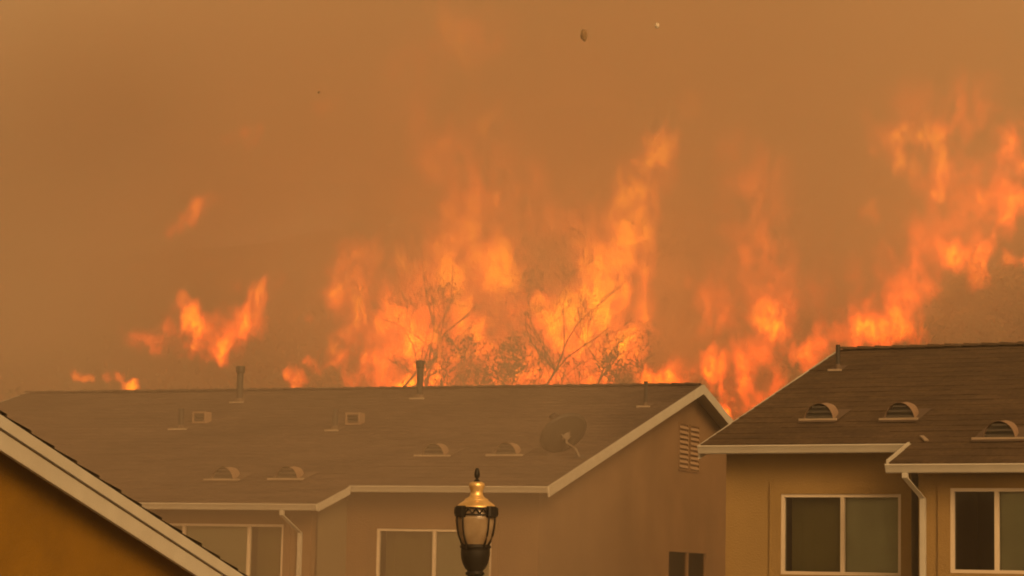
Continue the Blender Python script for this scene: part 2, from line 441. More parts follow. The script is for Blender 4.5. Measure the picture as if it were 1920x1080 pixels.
def rake_board(parent, a, thick, b0, c0, b1, c1, h, name='rake_board', mt=None, drop=0.0):
    """a fascia board running along a roof's sloping edge (front face at a + thick)"""
    m = MB()
    m.prism([(0, b0, c0 - drop), (0, b1, c1 - drop), (0, b1, c1 - drop - h), (0, b0, c0 - drop - h)], (a, 0, 0), (a + thick, 0, 0))
    return m.build(name, mt or M['trim'], parent)

def downspout(parent, pts, w=0.075, d=0.055):
    m = MB()
    P = [Vector(p) for p in pts]
    n0 = len(m.v)
    for i, p in enumerate(P):
        for sx, sy in ((-1, -1), (1, -1), (1, 1), (-1, 1)):
            m.v.append((p.x + sx * w / 2, p.y + sy * d / 2, p.z))
    for i in range(len(P) - 1):
        for k in range(4):
            k2 = (k + 1) % 4; q = n0 + i * 4
            m.f.append((q + k, q + k2, q + 4 + k2, q + 4 + k))
    m.f.append((n0 + 3, n0 + 2, n0 + 1, n0)); e = n0 + (len(P) - 1) * 4; m.f.append((e, e + 1, e + 2, e + 3))
    o = m.build('downspout', M['trim'], parent)
    return o

# ---- the hazy townhouse in the middle
T1 = 0.284; D1 = 8.946
H1 = empty('townhouse', (0.721, 43.81, EYE + 1.749), -0.387)
tag(H1, 'hazy rose stucco townhouse with gable end, satellite dish and two capped roof pipes', 'house', 'stucco houses below the burning hillside')
G1 = -(EYE + 1.749)
AL, AJ, DJ = -16.88, -3.88, 1.361          # left rake, jog position, jog depth
surround_mat[0] = M['stucco_rose']
wl = MB()
wb, wbl = 0.45, -DJ + 0.45
win_r = (-3.55, -1.25, -1.98, -0.78)
win_l = (-7.60, -4.78, -1.98, -0.76)
wall_with_holes(wl, AJ - .35, -0.35, G1, T1 * wb - .05, wb, [win_r])
wall_with_holes(wl, AL + .35, AJ - .35, G1, T1 * wbl - .05, wbl, [win_l])
wl.quad((AJ - .35, wbl, G1), (AJ - .35, wb, G1), (AJ - .35, wb, T1 * wb - .05), (AJ - .35, wbl, T1 * wbl - .05))
win_g = (7.79, 10.46, -2.1, -0.97)
# gable wall in the plane a = -0.35, b plays the part of a
gab = MB(); gz = -0.06
wall_with_holes(gab, wb, 2 * D1 - wb, G1, T1 * wb + gz, 0, [win_g])
for (x, y, z_) in gab.v: wl.v.append((-0.35 - y, x, z_))
k0 = len(wl.v) - len(gab.v)
wl.f += [tuple(i + k0 for i in f) for f in gab.f]
wl.poly([(-0.35, wb, T1 * wb + gz), (-0.35, 2 * D1 - wb, T1 * wb + gz), (-0.35, D1, T1 * D1 + gz)])
wl.poly([(AL + .35, wbl, G1), (AL + .35, 2 * D1 - wb, G1), (AL + .35, 2 * D1 - wb, T1 * wb + gz), (AL + .35, D1, T1 * D1 + gz), (AL + .35, wbl, T1 * wbl + gz)])
wl.quad((AL + .35, 2 * D1 - wb, G1), (-.35, 2 * D1 - wb, G1), (-.35, 2 * D1 - wb, T1 * wb + gz), (AL + .35, 2 * D1 - wb, T1 * wb + gz))
wl.build('wall', M['stucco_rose'], H1)
rf = roof_courses(H1, [(AL, AJ, -DJ, 0, -DJ * T1), (AL, 0, 0, D1, 0), (AL, 0, 2 * D1, D1, 0)], T1, M['shingle'])
ul = MB(); dk = MB()      # deck and soffit under the shingles
for a0, a1, b0, b1, c0, c1 in ((AL + .01, -.01, 0, D1, 0, T1 * D1), (AL + .01, -.01, 2 * D1, D1, 0, T1 * D1), (AL + .01, AJ - .01, -DJ, 0, -DJ * T1, 0)):
    ul.prism([(0, b0, c0 - .001), (0, b1, c1 - .001), (0, b1, c1 - .013), (0, b0, c0 - .013)], (a0 if True else 0, 0, 0), (a1, 0, 0)); dk.prism([(0, b0, c0 - .015), (0, b1, c1 - .015), (0, b1, c1 - .05), (0, b0, c0 - .05)], (a0, 0, 0), (a1, 0, 0))
dk.build('soffit', M['trim'], H1); ul.build('underlay', M['shingle'], rf)
cap = MB(); 
for k in range(56):
    a0 = AL + k * 0.3
    a1 = min(a0 + 0.33, 0.0)
    if a1 - a0 < .05: continue
    for sg in (-1, 1):
        cap.quad((a0, D1, T1 * D1 + .05 + .006), (a1, D1, T1 * D1 + .035), (a1, D1 + sg * .16, T1 * D1 - .16 * T1 + .035), (a0, D1 + sg * .16, T1 * D1 - .16 * T1 + .05))
cap.build('ridge_cap', M['shingle'], rf)
gutter(H1, AJ - 0.02, 0.0, 0, 0)
gutter(H1, AL, AJ, -DJ, -DJ * T1)
rake_board(H1, 0.0, 0.03, -0.02, -.002, D1, T1 * D1 + .004, 0.20)
rake_board(H1, 0.0, 0.03, 2 * D1, 0, D1, T1 * D1 + .004, 0.20)
rake_board(H1, AJ, 0.03, -DJ - .02, -DJ * T1 - .004, -0.118, -.118 * T1 - .004, 0.14)
rake_board(H1, AL - .03, 0.03, -DJ, -DJ * T1, D1, T1 * D1 + .004, 0.20)
rake_board(H1, AL - .03, 0.03, 2 * D1, 0, D1, T1 * D1 + .004, 0.20)
window(H1, *win_r, wb, [-2.40], ['screen', 'blind'], surround=0.14)
window(H1, *win_l, wbl, [-6.86, -5.50], ['screen', 'blind', 'screen'], surround=0.14)
window(H1, *win_g, 0, [9.15], ['blind', 'blind'], xf=lambda x, y, z: (-0.35 - y, x, z), surround=None, fm=M['stucco_rose'])
downspout(H1, [(-4.57, -DJ - .06, -DJ * T1 - .13), (-4.57, -DJ - .06, -DJ * T1 - .22), (-4.43, wbl - .05, -DJ * T1 - .52), (-4.43, wbl - .05, G1 + .1)])
for (a, b) in ((-6.72, 0.10), (-5.39, 0.16), (-3.24, 2.06), (-1.76, 2.10)): roof_vent(H1, a, b + .13, T1)
vent_pipe(H1, -10.40, 7.6, T1, 0.075, 0.80)
vent_pipe(H1, -6.08, 7.8, T1, 0.072, 0.82)
vent_pipe(H1, -0.52, 6.75, T1, 0.04, 0.52, cap=False, plate=0.14)
def box_vent(parent, a, b):
    z = T1 * b
    m = MB()       # square hood open to the eave: four folded sides
    w, h, d, s = 0.165, 0.27, 0.26, 0.04
    m.box(a - w, a - w + s, b, b + d, z + .02, z + h).box(a + w - s, a + w, b, b + d, z + .02, z + h)
    m.box(a - w + s, a + w - s, b, b + d, z + h - s, z + h).box(a - w + s, a + w - s, b, b + d, z + .02, z + .06)
    v = m.build('box_vent', M['vent_dome'], parent)
    MB().quad((a - w + s, b + .06, z + .06), (a + w - s, b + .06, z + .06), (a + w - s, b + .06, z + h - s), (a - w + s, b + .06, z + h - s)).build('vent_mouth', M['metal_dark'], v)
    for k in range(3):
        zz = z + .085 + k * .06
        MB().prism([(-w + s, 0, 0), (-w + s, .04, .03), (-w + s, .04, .036), (-w + s, 0, .007)], (a, b + .01, zz), (a + 2 * (w - s), b + .01, zz)).build('slat', M['metal_slat'], v)
    return v
box_vent(H1, -10.15, 5.35); vent_pipe(H1, -10.30, 4.85, T1, 0.062, 0.44, cap=False, plate=0.22)
box_vent(H1, -6.38, 5.10); vent_pipe(H1, -6.56, 4.65, T1, 0.062, 0.44, cap=False, plate=0.15)
M['slat_rose'] = mat('slat_rose', (0.25, 0.175, 0.11), 0.8)
# louvred gable vent: two columns of slats
lv = MB()
for b0, b1 in ((8.40, 9.05), (9.15, 9.80)):
    for p in ((b0, b0 + .04, .70, 1.72), (b1 - .04, b1, .70, 1.72), (b0 + .04, b1 - .04, .70, .74), (b0 + .04, b1 - .04, 1.68, 1.72)):
        lv.box(-.35, -.325, p[0], p[1], p[2], p[3])
lvo = lv.build('gable_vent', M['stucco_rose'], H1)
for b0, b1 in ((8.44, 9.01), (9.19, 9.76)):
    for k in range(9):
        c = .76 + k * .103
        MB().prism([(-.344, 0, c + .055), (-.318, 0, c), (-.312, 0, c), (-.338, 0, c + .06)], (0, b0, 0), (0, b1, 0)).build('slat', M['slat_rose'], lvo)

M['mast'] = mat('mast_grey', (0.13, 0.105, 0.08), 0.5)
# ---- satellite dish, standing on the townhouse roof
def house_pt(H, a, b, c):
    th = H.rotation_euler.z
    return Vector(H.location) + Vector((math.cos(th) * a - math.sin(th) * b, math.sin(th) * a + math.cos(th) * b, c))
base = house_pt(H1, -0.22, 2.15, T1 * 2.15 + .03)
SD = empty('satellite_dish', base)
tag(SD, 'grey oval satellite dish on a bent mast near the gable edge of the roof', 'satellite dish')
cen = pix(1056, 811, base.y + .35) - base
axis = Vector((-0.42, 0.72, 0.55)).normalized()                   # opens away from the street
xr = Vector((0.93, 0.12, 0.33)); xr = (xr - axis * xr.dot(axis)).normalized(); yr = axis.cross(xr)
dm = MB(); n = 36; rings = []
for k in range(9):
    s = k / 8
    for i in range(n):
        an = 2 * math.pi * i / n
        dm.v.append(tuple(cen + xr * (0.475 * s * math.cos(an)) + yr * (0.40 * s * math.sin(an)) + axis * (0.10 * s * s - .1)))
for k in range(8):
    for i in range(n):
        j = (i + 1) % n
        dm.f.append((k * n + i, k * n + j, (k + 1) * n + j, (k + 1) * n + i))
do = dm.build('dish', M['dish'], SD, smooth=True)
sm = do.modifiers.new('thickness', 'SOLIDIFY'); sm.thickness = 0.012
rim = MB(); rim.tube([cen + xr * (.478 * math.cos(2 * math.pi * i / 40)) + yr * (.403 * math.sin(2 * math.pi * i / 40)) for i in range(41)], 0.013, 6, cap=False)
rim.build('rim', M['pipe'], do)
back = cen - axis * .12
ms = MB(); ms.tube([Vector((0, 0, -.02)), Vector((-.08, .03, .14)), back + Vector((.02, 0, -.14)), back + Vector((0, 0, .06))], 0.026, 10)
ms.build('mast', M['mast'], SD)
br_ = MB()
for sgn in (-1, 1):
    br_.tube([back + xr * .09 * sgn - axis * .02 + yr * .05, back + xr * .05 * sgn - axis * .05, back + xr * .09 * sgn - yr * .08], 0.014, 6)
br_.box(back.x - .07, back.x + .07, back.y - .03, back.y + .05, back.z - .06, back.z + .06)
br_.build('bracket', M['mast'], SD)
fa = MB(); fa.tube([cen - yr * .40 + axis * .0, cen - yr * .30 + axis * .25, cen - yr * .12 + axis * .48], 0.016, 6)
fao = fa.build('feed_arm', M['pipe'], SD)
MB().tube([cen - yr * .14 + axis * .42, cen - yr * .06 + axis * .50], [.035, .05], 10).build('receiver', M['pipe'], fao)
fp = MB(); fp.prism([(-.10, -.10, -.10 * T1), (-.10, .10, .10 * T1), (-.10, .10, .10 * T1 + .012), (-.10, -.10, -.10 * T1 + .012)], (0, 0, -.006), (.2, 0, -.006))
fp.build('foot_plate', M['pipe'], SD)

# ---- the clearer house to its right
T2 = 0.331; D2 = 5.804
H2 = empty('stucco_house', (2.76, 35.385, EYE + 2.043), -0.486)
tag(H2, 'tan stucco house with brown shingle roof, two sliding windows and white downspout', 'house', 'stucco houses below the burning hillside')
G2 = -(EYE + 2.043); AR2 = 13.0; AJ2, DJ2 = 3.189, 1.005
surround_mat[0] = M['stucco_tan']
w2 = MB(); b2, b2r = 0.40, -DJ2 + 0.40
win_a = (1.10, 2.89, -1.83, -0.69)
win_b = (3.92, 5.72, -1.78, -0.65)
win_c = (8.2, 10.0, -1.78, -0.65)
low_a = (1.10, 2.89, -4.7, -3.3)
wall_with_holes(w2, 0.24, AJ2 + .28, G2, T2 * b2 - .05, b2, [win_a, low_a])
wall_with_holes(w2, AJ2 + .28, AR2 - .3, G2, T2 * b2r - .05, b2r, [win_b, win_c])
w2.quad((AJ2 + .28, b2r, G2), (AJ2 + .28, b2, G2), (AJ2 + .28, b2, T2 * b2 - .05), (AJ2 + .28, b2r, T2 * b2r - .05))
for a in (0.24, AR2 - .3):
    bb = b2 if a < 1 else b2r
    w2.poly([(a, bb, G2), (a, 2 * D2 - .4, G2), (a, 2 * D2 - .4, T2 * .4 - .06), (a, D2, T2 * D2 - .06), (a, bb, T2 * bb - .06)])
w2.quad((.24, 2 * D2 - .4, G2), (AR2 - .3, 2 * D2 - .4, G2), (AR2 - .3, 2 * D2 - .4, T2 * .4 - .06), (.24, 2 * D2 - .4, T2 * .4 - .06))
w2.build('wall', M['stucco_tan'], H2)
rf2 = roof_courses(H2, [(AJ2, AR2, -DJ2, 0, -DJ2 * T2), (0, AR2, 0, D2, 0), (0, AR2, 2 * D2, D2, 0)], T2, M['shingle_warm'])
ul = MB(); dk = MB()
for a0, a1, b0, b1, c0, c1 in ((.01, AR2 - .01, 0, D2, 0, T2 * D2), (.01, AR2 - .01, 2 * D2, D2, 0, T2 * D2), (AJ2 + .01, AR2 - .01, -DJ2, 0, -DJ2 * T2, 0)):
    ul.prism([(0, b0, c0 - .001), (0, b1, c1 - .001), (0, b1, c1 - .013), (0, b0, c0 - .013)], (a0 if True else 0, 0, 0), (a1, 0, 0)); dk.prism([(0, b0, c0 - .015), (0, b1, c1 - .015), (0, b1, c1 - .05), (0, b0, c0 - .05)], (a0, 0, 0), (a1, 0, 0))
dk.build('soffit', M['trim'], H2); ul.build('underlay', M['shingle_warm'], rf2)
cap = MB()
for k in range(44):
    a0 = k * 0.3; a1 = min(a0 + 0.33, AR2)
    if a1 - a0 < .05: continue
    for sg in (-1, 1):
        cap.quad((a0, D2, T2 * D2 + .056), (a1, D2, T2 * D2 + .035), (a1, D2 + sg * .16, T2 * D2 - .16 * T2 + .035), (a0, D2 + sg * .16, T2 * D2 - .16 * T2 + .05))
cap.build('ridge_cap', M['shingle_warm'], rf2)
gutter(H2, 0.0, AJ2 - .002, 0, 0)
gutter(H2, AJ2 - .02, AR2, -DJ2, -DJ2 * T2)
rake_board(H2, -.03, 0.03, 0, 0, D2, T2 * D2 + .012, 0.20)
rake_board(H2, -.03, 0.03, 2 * D2, 0, D2, T2 * D2 + .012, 0.20)
rake_board(H2, AJ2 - .035, 0.03, -DJ2, -DJ2 * T2 + .045, -0.118, -.118 * T2 + .045, 0.18)
rake_board(H2, AR2, 0.03, -DJ2, -DJ2 * T2, D2, T2 * D2 + .004, 0.20)
window(H2, *win_a, b2, [2.02], ['screen', 'blind'], surround=0.17)
wb2 = window(H2, *win_b, b2r, [4.55], ['open', 'blind'], surround=0.17)
window(H2, *win_c, b2r, [9.1], ['open', 'blind'], surround=0.17)
window(H2, *low_a, b2, [2.0], ['screen', 'blind'], surround=0.17)
downspout(H2, [(3.44, -DJ2 - .06, -DJ2 * T2 - .13), (3.44, -DJ2 - .06, -DJ2 * T2 - .20), (3.55, b2r - .05, -DJ2 * T2 - .46), (3.55, b2r - .05, G2 + .1)])
for (a, b) in ((1.36, 1.05), (2.60, 1.02), (4.39, -0.08)): roof_vent(H2, a, b + .13, T2, r=0.225, flange=0.29 if a < 4 else 0.37)
vent_pipe(H2, 0.47, 4.4, T2, 0.035, 0.40, cap=False, plate=0.11)
fl = MB(); fl.prism([(3.36, -.02, -.02 * T2 + .03), (3.42, -.02, -.02 * T2 + .03), (3.42, -.02, -.02 * T2 + .05), (3.36, -.02, -.02 * T2 + .05)], (0, 0, 0), (-.14, .22, .22 * T2))
fl.build('roof_flashing', M['flange'], H2)
# a small glowing globe added behind the pane to stand for its bright reflection
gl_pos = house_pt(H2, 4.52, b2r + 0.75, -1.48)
lg = bpy.data.materials.new('glint_glow'); lg.use_nodes = True
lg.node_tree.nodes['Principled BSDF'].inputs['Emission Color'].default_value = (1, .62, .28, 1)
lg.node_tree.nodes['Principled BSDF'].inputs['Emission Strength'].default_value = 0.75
RL = empty('pane_glint', gl_pos)
tag(RL, 'small glowing globe added behind the tan house window for a bright reflection', 'lamp')
MB().lathe([(.001, -.045), (.02, -.04), (.038, -.02), (.042, 0), (.036, .022), (.02, .04), (.001, .045)], 16).build('glint_globe', lg, RL, smooth=True)
MB().tube([(0, 0, .04), (0, 0, 1.33)], .004, 6).build('glint_cord', M['iron'], RL)

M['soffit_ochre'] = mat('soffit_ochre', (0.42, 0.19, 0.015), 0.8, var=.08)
# ---- the near house: only the falling half of its gable shows
THN = 0.42
P0 = pix(0, 780, 16.5); dd = pix(455, 1081, 1.0) - Vector((0, 0, EYE)); E2 = Vector((math.sin(THN), math.cos(THN), 0))
den = dd.x * E2.y - dd.y * E2.x
kk = (P0.x * E2.y - P0.y * E2.x) / den
Q = Vector((0, 0, EYE)) + dd * kk
sN = math.hypot(Q.x - P0.x, Q.y - P0.y)
TN = (P0.z - Q.z) / sN
DN = 3.4 + sN + 1.3                                                            # from ridge to eave
s0 = 3.4                                                             # P0 lies this far behind the ridge
HN = empty('ochre_house', (P0.x - E2.x * (s0 + DN), P0.y - E2.y * (s0 + DN), P0.z + TN * s0 - TN * DN), -THN)
tag(HN, 'ochre stucco house with a sloping white rake board and dark shingle edge', 'house', 'stucco houses below the burning hillside')
GN_ = -HN.location.z; LN = -9.0; ov = 0.19
wn_ = MB()
wn_.poly([(-ov, .4, GN_), (-ov, 2 * DN - .4, GN_), (-ov, 2 * DN - .4, TN * .4 - .07), (-ov, DN, TN * DN - .07), (-ov, .4, TN * .4 - .07)])
wn_.poly([(LN + ov, .4, GN_), (LN + ov, 2 * DN - .4, GN_), (LN + ov, 2 * DN - .4, TN * .4 - .07), (LN + ov, DN, TN * DN - .07), (LN + ov, .4, TN * .4 - .07)])
for b in (.4, 2 * DN - .4): wn_.quad((LN + ov, b, GN_), (-ov, b, GN_), (-ov, b, TN * .4 - .07), (LN + ov, b, TN * .4 - .07))
wn_.build('wall', M['stucco_ochre'], HN)
rfn = roof_courses(HN, [(LN, 0.035, 0, DN, 0), (LN, 0.035, 2 * DN, DN, 0)], TN, M['shingle'], thick=0.022)
ul = MB(); dk = MB(); a0, a1 = LN + .01, -.01
for b0, b1, c0, c1 in ((0, DN, 0, TN * DN), (2 * DN, DN, 0, TN * DN)):
    ul.prism([(0, b0, c0 - .001), (0, b1, c1 - .001), (0, b1, c1 - .013), (0, b0, c0 - .013)], (a0 if True else 0, 0, 0), (a1, 0, 0)); dk.prism([(0, b0, c0 - .015), (0, b1, c1 - .015), (0, b1, c1 - .05), (0, b0, c0 - .05)], (LN + .01, 0, 0), (-.01, 0, 0))
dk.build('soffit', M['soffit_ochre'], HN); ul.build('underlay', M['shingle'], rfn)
for b0 in (0, 2 * DN):
    rake_board(HN, 0.0, 0.030, b0, 0, DN, TN * DN, 0.085, name='drip_board', drop=.003)
    rake_board(HN, -0.022, 0.030, b0, 0, DN, TN * DN, 0.125, drop=.098)
gutter(HN, LN, 0.03, 0, 0)

# ------------------------------------------------------------------ street lamp
LY = 22.0
LX = pix(893, 960, LY).x
LP = empty('street_lamp', (LX, LY, 0.13))
tag(LP, 'black street lamp with frosted glass lantern and golden domed cap', 'street lamp')
LP.rotation_euler = (0, math.radians(0.0), 0)
def zl(v): return pix(893, v, LY).z - 0.13
def lathe(name, pts, mt, parent, seg=36, smooth=True): return MB().lathe([(r, zl(v)) for r, v in pts], seg).build(name, mt, parent, smooth=smooth)
capo = lathe('cap', [(.001, 903), (.045, 903.5), (.066, 906), (.071, 910), (.066, 915), (.057, 919), (.056, 925), (.062, 930), (.080, 933.5), (.102, 935.5), (.106, 937), (.108, 938.5), (.122, 940.5), (.150, 944.5), (.172, 948.5), (.180, 952), (.178, 953.5), (.15, 953.5), (.001, 953)], M['brass'], LP, 44)
lathe('finial', [(.001, 877.5), (.012, 878), (.019, 881), (.024, 886), (.026, 890), (.022, 894.5), (.012, 897), (.013, 898.5), (.022, 900), (.028, 902), (.034, 903.5), (.001, 904)], M['iron'], capo, 20)
band = MB()
for v0, v1 in ((951.5, 955), (964, 967.5)):
    band.lathe([(.186, zl(v1)), (.196, zl(v1)), (.196, zl(v0)), (.186, zl(v0)), (.186, zl(v1))], 40)
nb = 36
for k in range(nb):
    a0, a1 = 2 * math.pi * k / nb, 2 * math.pi * (k + 1) / nb
    za, zb = (zl(955), zl(964)) if k % 2 else (zl(964), zl(955))
    band.tube([(.191 * math.cos(a0), .191 * math.sin(a0), za), (.191 * math.cos(a1), .191 * math.sin(a1), zb)], .008, 5)
bo = band.build('lattice_band', M['iron'], LP)
for k in range(4):
    an = math.radians(45 + 90 * k); ca, sa = math.cos(an), math.sin(an)
    def rp_(r, t, z): return (r * ca - t * sa, r * sa + t * ca, z)
    bl = MB()
    n0 = len(bl.v)
    zt, zb = zl(949.5), zl(971)
    ring = [(.176, -.050), (.176, .050), (.210, .050), (.220, .034), (.220, -.034), (.210, -.050)]
    levels = [(zb, .88), (zb + .014, 1.0), (zt - .014, 1.0), (zt, .88)]
    for z, s in levels:
        for r, t in ring: bl.v.append(rp_(.178 + (r - .178) * s, t * s, z))
    kN = len(ring)
    for i in range(3):
        for j in range(kN):
            j2 = (j + 1) % kN
            bl.f.append((n0 + i * kN + j, n0 + i * kN + j2, n0 + (i + 1) * kN + j2, n0 + (i + 1) * kN + j))
    bl.f.append(tuple(n0 + j for j in reversed(range(kN)))); bl.f.append(tuple(n0 + 3 * kN + j for j in range(kN)))
    bl.build('corner_block', M['iron'], bo)
    for dA in (-10.5, 10.5):
        a2 = an + math.radians(dA)
        rb = MB(); rb.tube([(r * math.cos(a2), r * math.sin(a2), zl(v)) for r, v in ((.205, 969), (.204, 980), (.197, 992), (.183, 1004), (.160, 1015), (.136, 1024), (.118, 1030))], [.0085, .008, .008, .008, .009, .012, .012], 8)
        rb.build('rib', M['iron'], LP, smooth=True)
lathe('globe', [(.165, 955), (.182, 966), (.186, 975), (.180, 988), (.166, 1001), (.146, 1013), (.122, 1024), (.105, 1030)], M['globe'], LP, 44)
lathe('cup', [(.10, 1020), (.13, 1021), (.139, 1024), (.139, 1027), (.130, 1029), (.132, 1034), (.131, 1040), (.124, 1049), (.110, 1058), (.090, 1066), (.072, 1070), (.070, 1071.5), (.083, 1073), (.086, 1075.5), (.080, 1078), (.068, 1080), (.064, 1084), (.064, 1092)], M['iron'], LP, 36)
lathe('post', [(.062, 1090), (.066, 1300), (.068, 1420), (.09, 1440), (.075, 1455), (.08, 1700)], M['iron'], LP, 24)
MB().lathe([(.08, zl(1700)), (.12, zl(1700) - .02), (.13, .62), (.16, .55), (.16, .12), (.22, .06), (.22, 0), (.001, 0)], 24).build('base', M['iron'], LP)

# ------------------------------------------------------------------ trees in the fire
def leafquads(mb, centre, spread, n, size, rnd):
    for _ in range(n):
        p = centre + Vector((rnd.gauss(0, 1) * spread, rnd.gauss(0, 1) * spread, rnd.gauss(0, .7) * spread))
        a = Vector((rnd.uniform(-1, 1), rnd.uniform(-1, 1), rnd.uniform(-1, 1))).normalized()
        b = a.orthogonal().normalized(); s = size * rnd.uniform(.6, 1.3)
        mb.quad(tuple(p - a * s), tuple(p + b * s * .45), tuple(p + a * s), tuple(p - b * s * .45))

def tree(name, u, v_top, v_base, Y, label, leafy=0.3, spread=0.5, seed=0, lean=0.0, r0=0.10, leaf=0.16, levels=4):
    rnd = random.Random(seed)
    top = pix(u, v_top, Y); bx, by = top.x, Y
    gz = float(hill_z(bx, by)) - .1
    T = empty(name, (bx, by, gz))
    H = max(2.0, top.z - gz)
    tr, bm_, lf = MB(), MB(), MB()
    tips = []
    def grow(p, d, L, r, lv):
        pts, rad = [p], [r]; q = p.copy(); dv = d.copy(); n = 4
        for k in range(n):
            dv = (dv + Vector((rnd.gauss(0, .24), rnd.gauss(0, .24), rnd.gauss(.06, .14)))).normalized()
            q = q + dv * (L / n); pts.append(q.copy()); rad.append(r * (1 - .55 * (k + 1) / n))
        (tr if lv == 0 else bm_).tube(pts, rad, 6 if lv < 2 else 4, cap=False)
        if lv >= levels:
            tips.append(q); return
        nb = 3 if lv == 0 else rnd.choice((2, 3))
        for _ in range(nb + (2 if lv == 0 else 0)):
            i = rnd.randint(2, n)
            az = rnd.uniform(0, 6.283); sp_ = spread * rnd.uniform(.6, 1.3)
            nd = (dv + Vector((math.cos(az), math.sin(az), rnd.uniform(-.1, .5))) * sp_ * 1.4).normalized()
            grow(pts[i], nd, L * rnd.uniform(.42, .68), max(.016, rad[i] * .72), lv + 1)
        tips.append(q)
    grow(Vector((0, 0, 0)), Vector((lean, 0, 1)).normalized(), H * 0.46, r0, 0)
    # scale the height to the wanted top
    zt = max(t.z for t in tips); k = H / zt
    for m_ in (tr, bm_): m_.v = [(x * k, y * k, z * k) for x, y, z in m_.v]
    for t_ in tips:
        if rnd.random() < leafy * 1.4: leafquads(lf, t_ * k, .38 * k ** .5, int(26 * leafy) + 4, leaf, rnd)
    tr.build('trunk', M['bark'], T); bm_.build('branches', M['bark'], T)
    if lf.f: lf.build('crown', M['leaf'], T)
    tag(T, label, 'tree', 'trees on the burning hillside')
    return T

tree('burning_tree', 955, 395, 720, 143, 'tall bare tree standing before the brightest central flames', .16, .5, 2, .02, leaf=.085, levels=5)
tree('burning_tree', 1092, 560, 720, 142, 'low twisted bare tree at the foot of the leaning fire pillar', .16, .6, 77, leaf=.085, levels=5, r0=.08)
tree('burning_tree', 812, 440, 720, 146, 'thin bare trunk between two broad sheets of flame', .0, .25, 9, -.02, .10, levels=2)
tree('burning_tree', 858, 640, 720, 141, 'small forked bare tree just above the townhouse ridge', .1, .6, 12, r0=.09, levels=3)
tree('burning_tree', 985, 625, 720, 140, 'small bushy scorched tree just above the townhouse ridge', .5, .7, 15, r0=.10, leaf=.12)
tree('burning_tree', 1035, 420, 720, 149, 'scorched tree with a ragged crown beside the fire pillar', .22, .55, 21, .03, leaf=.09, levels=5)
tree('burning_tree', 735, 520, 720, 148, 'smoke veiled leafy tree within the rose flames', .22, .55, 24, leaf=.09, levels=5)
for i, (u, vt, sd_) in enumerate([(905, 655, 81), (945, 640, 82), (1020, 645, 83), (1060, 630, 84), (1130, 640, 85), (1165, 660, 86), (885, 668, 87)]):
    tree('burnt_bush', u, vt, 720, 140 + i % 3, 'twiggy burnt bush among the small flames over the townhouse ridge', .12, .8, sd_, leaf=.06, levels=5, r0=.05)
for i, (u, vt, Y, sd_, lb) in enumerate([
        (1770, 590, 143, 31, 'dark leafy tree below the slope fire, its crown touching the flames'),
        (1850, 530, 146, 32, 'tall dark leafy tree under the ragged edge of the slope fire'),
        (1925, 515, 145, 33, 'broad dark leafy tree on the shoulder of the slope'),
        (1810, 610, 140, 34, 'low dark tree just over the tan house ridge'),
        (1885, 595, 140, 35, 'squat dark tree on the shoulder just over the tan house ridge'),
        (1715, 635, 141, 36, 'small dark tree at the end of the low fire line')]):
    tree('hillside_tree', u, vt, 680, Y, lb, 2.4, .75, sd_, leaf=.17)
# scrub over the whole slope
rs = random.Random(5); sc = MB()
for _ in range(2600):
    y = rs.uniform(92, 215); x = rs.uniform(-.26, .26) * y
    z = float(hill_z(x, y)) if False else 0
    sc_p = (x, y, rs.random())
    sc.v.append(sc_p)
pts = np.array(sc.v); zz = hill_z(pts[:, 0], pts[:, 1]); sc = MB()
for (x, y, s), z in zip(pts, zz):
    leafquads(sc, Vector((x, y, z + .4 + .5 * s)), .45 + .5 * s, 12, .30, rs)
tag(sc.build('undergrowth', M['leaf']), 'dark scrub covering the burning slope', 'scrub', kind='stuff')

# ------------------------------------------------------------------ fire
fv = bpy.data.materials.new('flame_gas'); fv.use_nodes = True
nt = fv.node_tree; nt.nodes.clear()
fo = nt.nodes.new('ShaderNodeOutputMaterial'); fe = nt.nodes.new('ShaderNodeEmission')
at = nt.nodes.new('ShaderNodeAttribute'); at.attribute_name = 'density'
rm = nt.nodes.new('ShaderNodeValToRGB')
els = rm.color_ramp.elements
els[0].position = 0.0; els[0].color = (1.0, 0.055, 0.004, 1)
els[1].position = 1.0; els[1].color = (1.0, 0.235, 0.003, 1)
e_ = els.new(0.35); e_.color = (1.0, 0.078, 0.004, 1)
dv = nt.nodes.new('ShaderNodeMath'); dv.operation = 'MULTIPLY'; dv.inputs[1].default_value = 0.6
FIRE_W = 8000.0
FLAME_GAIN = 1.5
mu = nt.nodes.new('ShaderNodeMath'); mu.operation = 'MULTIPLY'; mu.inputs[1].default_value = FLAME_GAIN
nt.links.new(at.outputs['Fac'], dv.inputs[0]); nt.links.new(dv.outputs[0], rm.inputs[0]); nt.links.new(rm.outputs[0], fe.inputs['Color'])
nt.links.new(at.outputs['Fac'], mu.inputs[0]); nt.links.new(mu.outputs[0], fe.inputs['Strength'])
nt.links.new(fe.outputs[0], fo.inputs['Volume'])
fs = bpy.data.materials.new('flame_sheet'); fs.use_nodes = True        # the thin bright skin of the flame
nt = fs.node_tree; nt.nodes.clear()
fo = nt.nodes.new('ShaderNodeOutputMaterial'); fe = nt.nodes.new('ShaderNodeEmission'); ft = nt.nodes.new('ShaderNodeBsdfTransparent'); fa_ = nt.nodes.new('ShaderNodeAddShader')
fe.inputs['Color'].default_value = (1, .16, .014, 1); fe.inputs['Strength'].default_value = 0.02
nt.links.new(ft.outputs[0], fa_.inputs[0]); nt.links.new(fe.outputs[0], fa_.inputs[1]); nt.links.new(fa_.outputs[0], fo.inputs['Surface'])

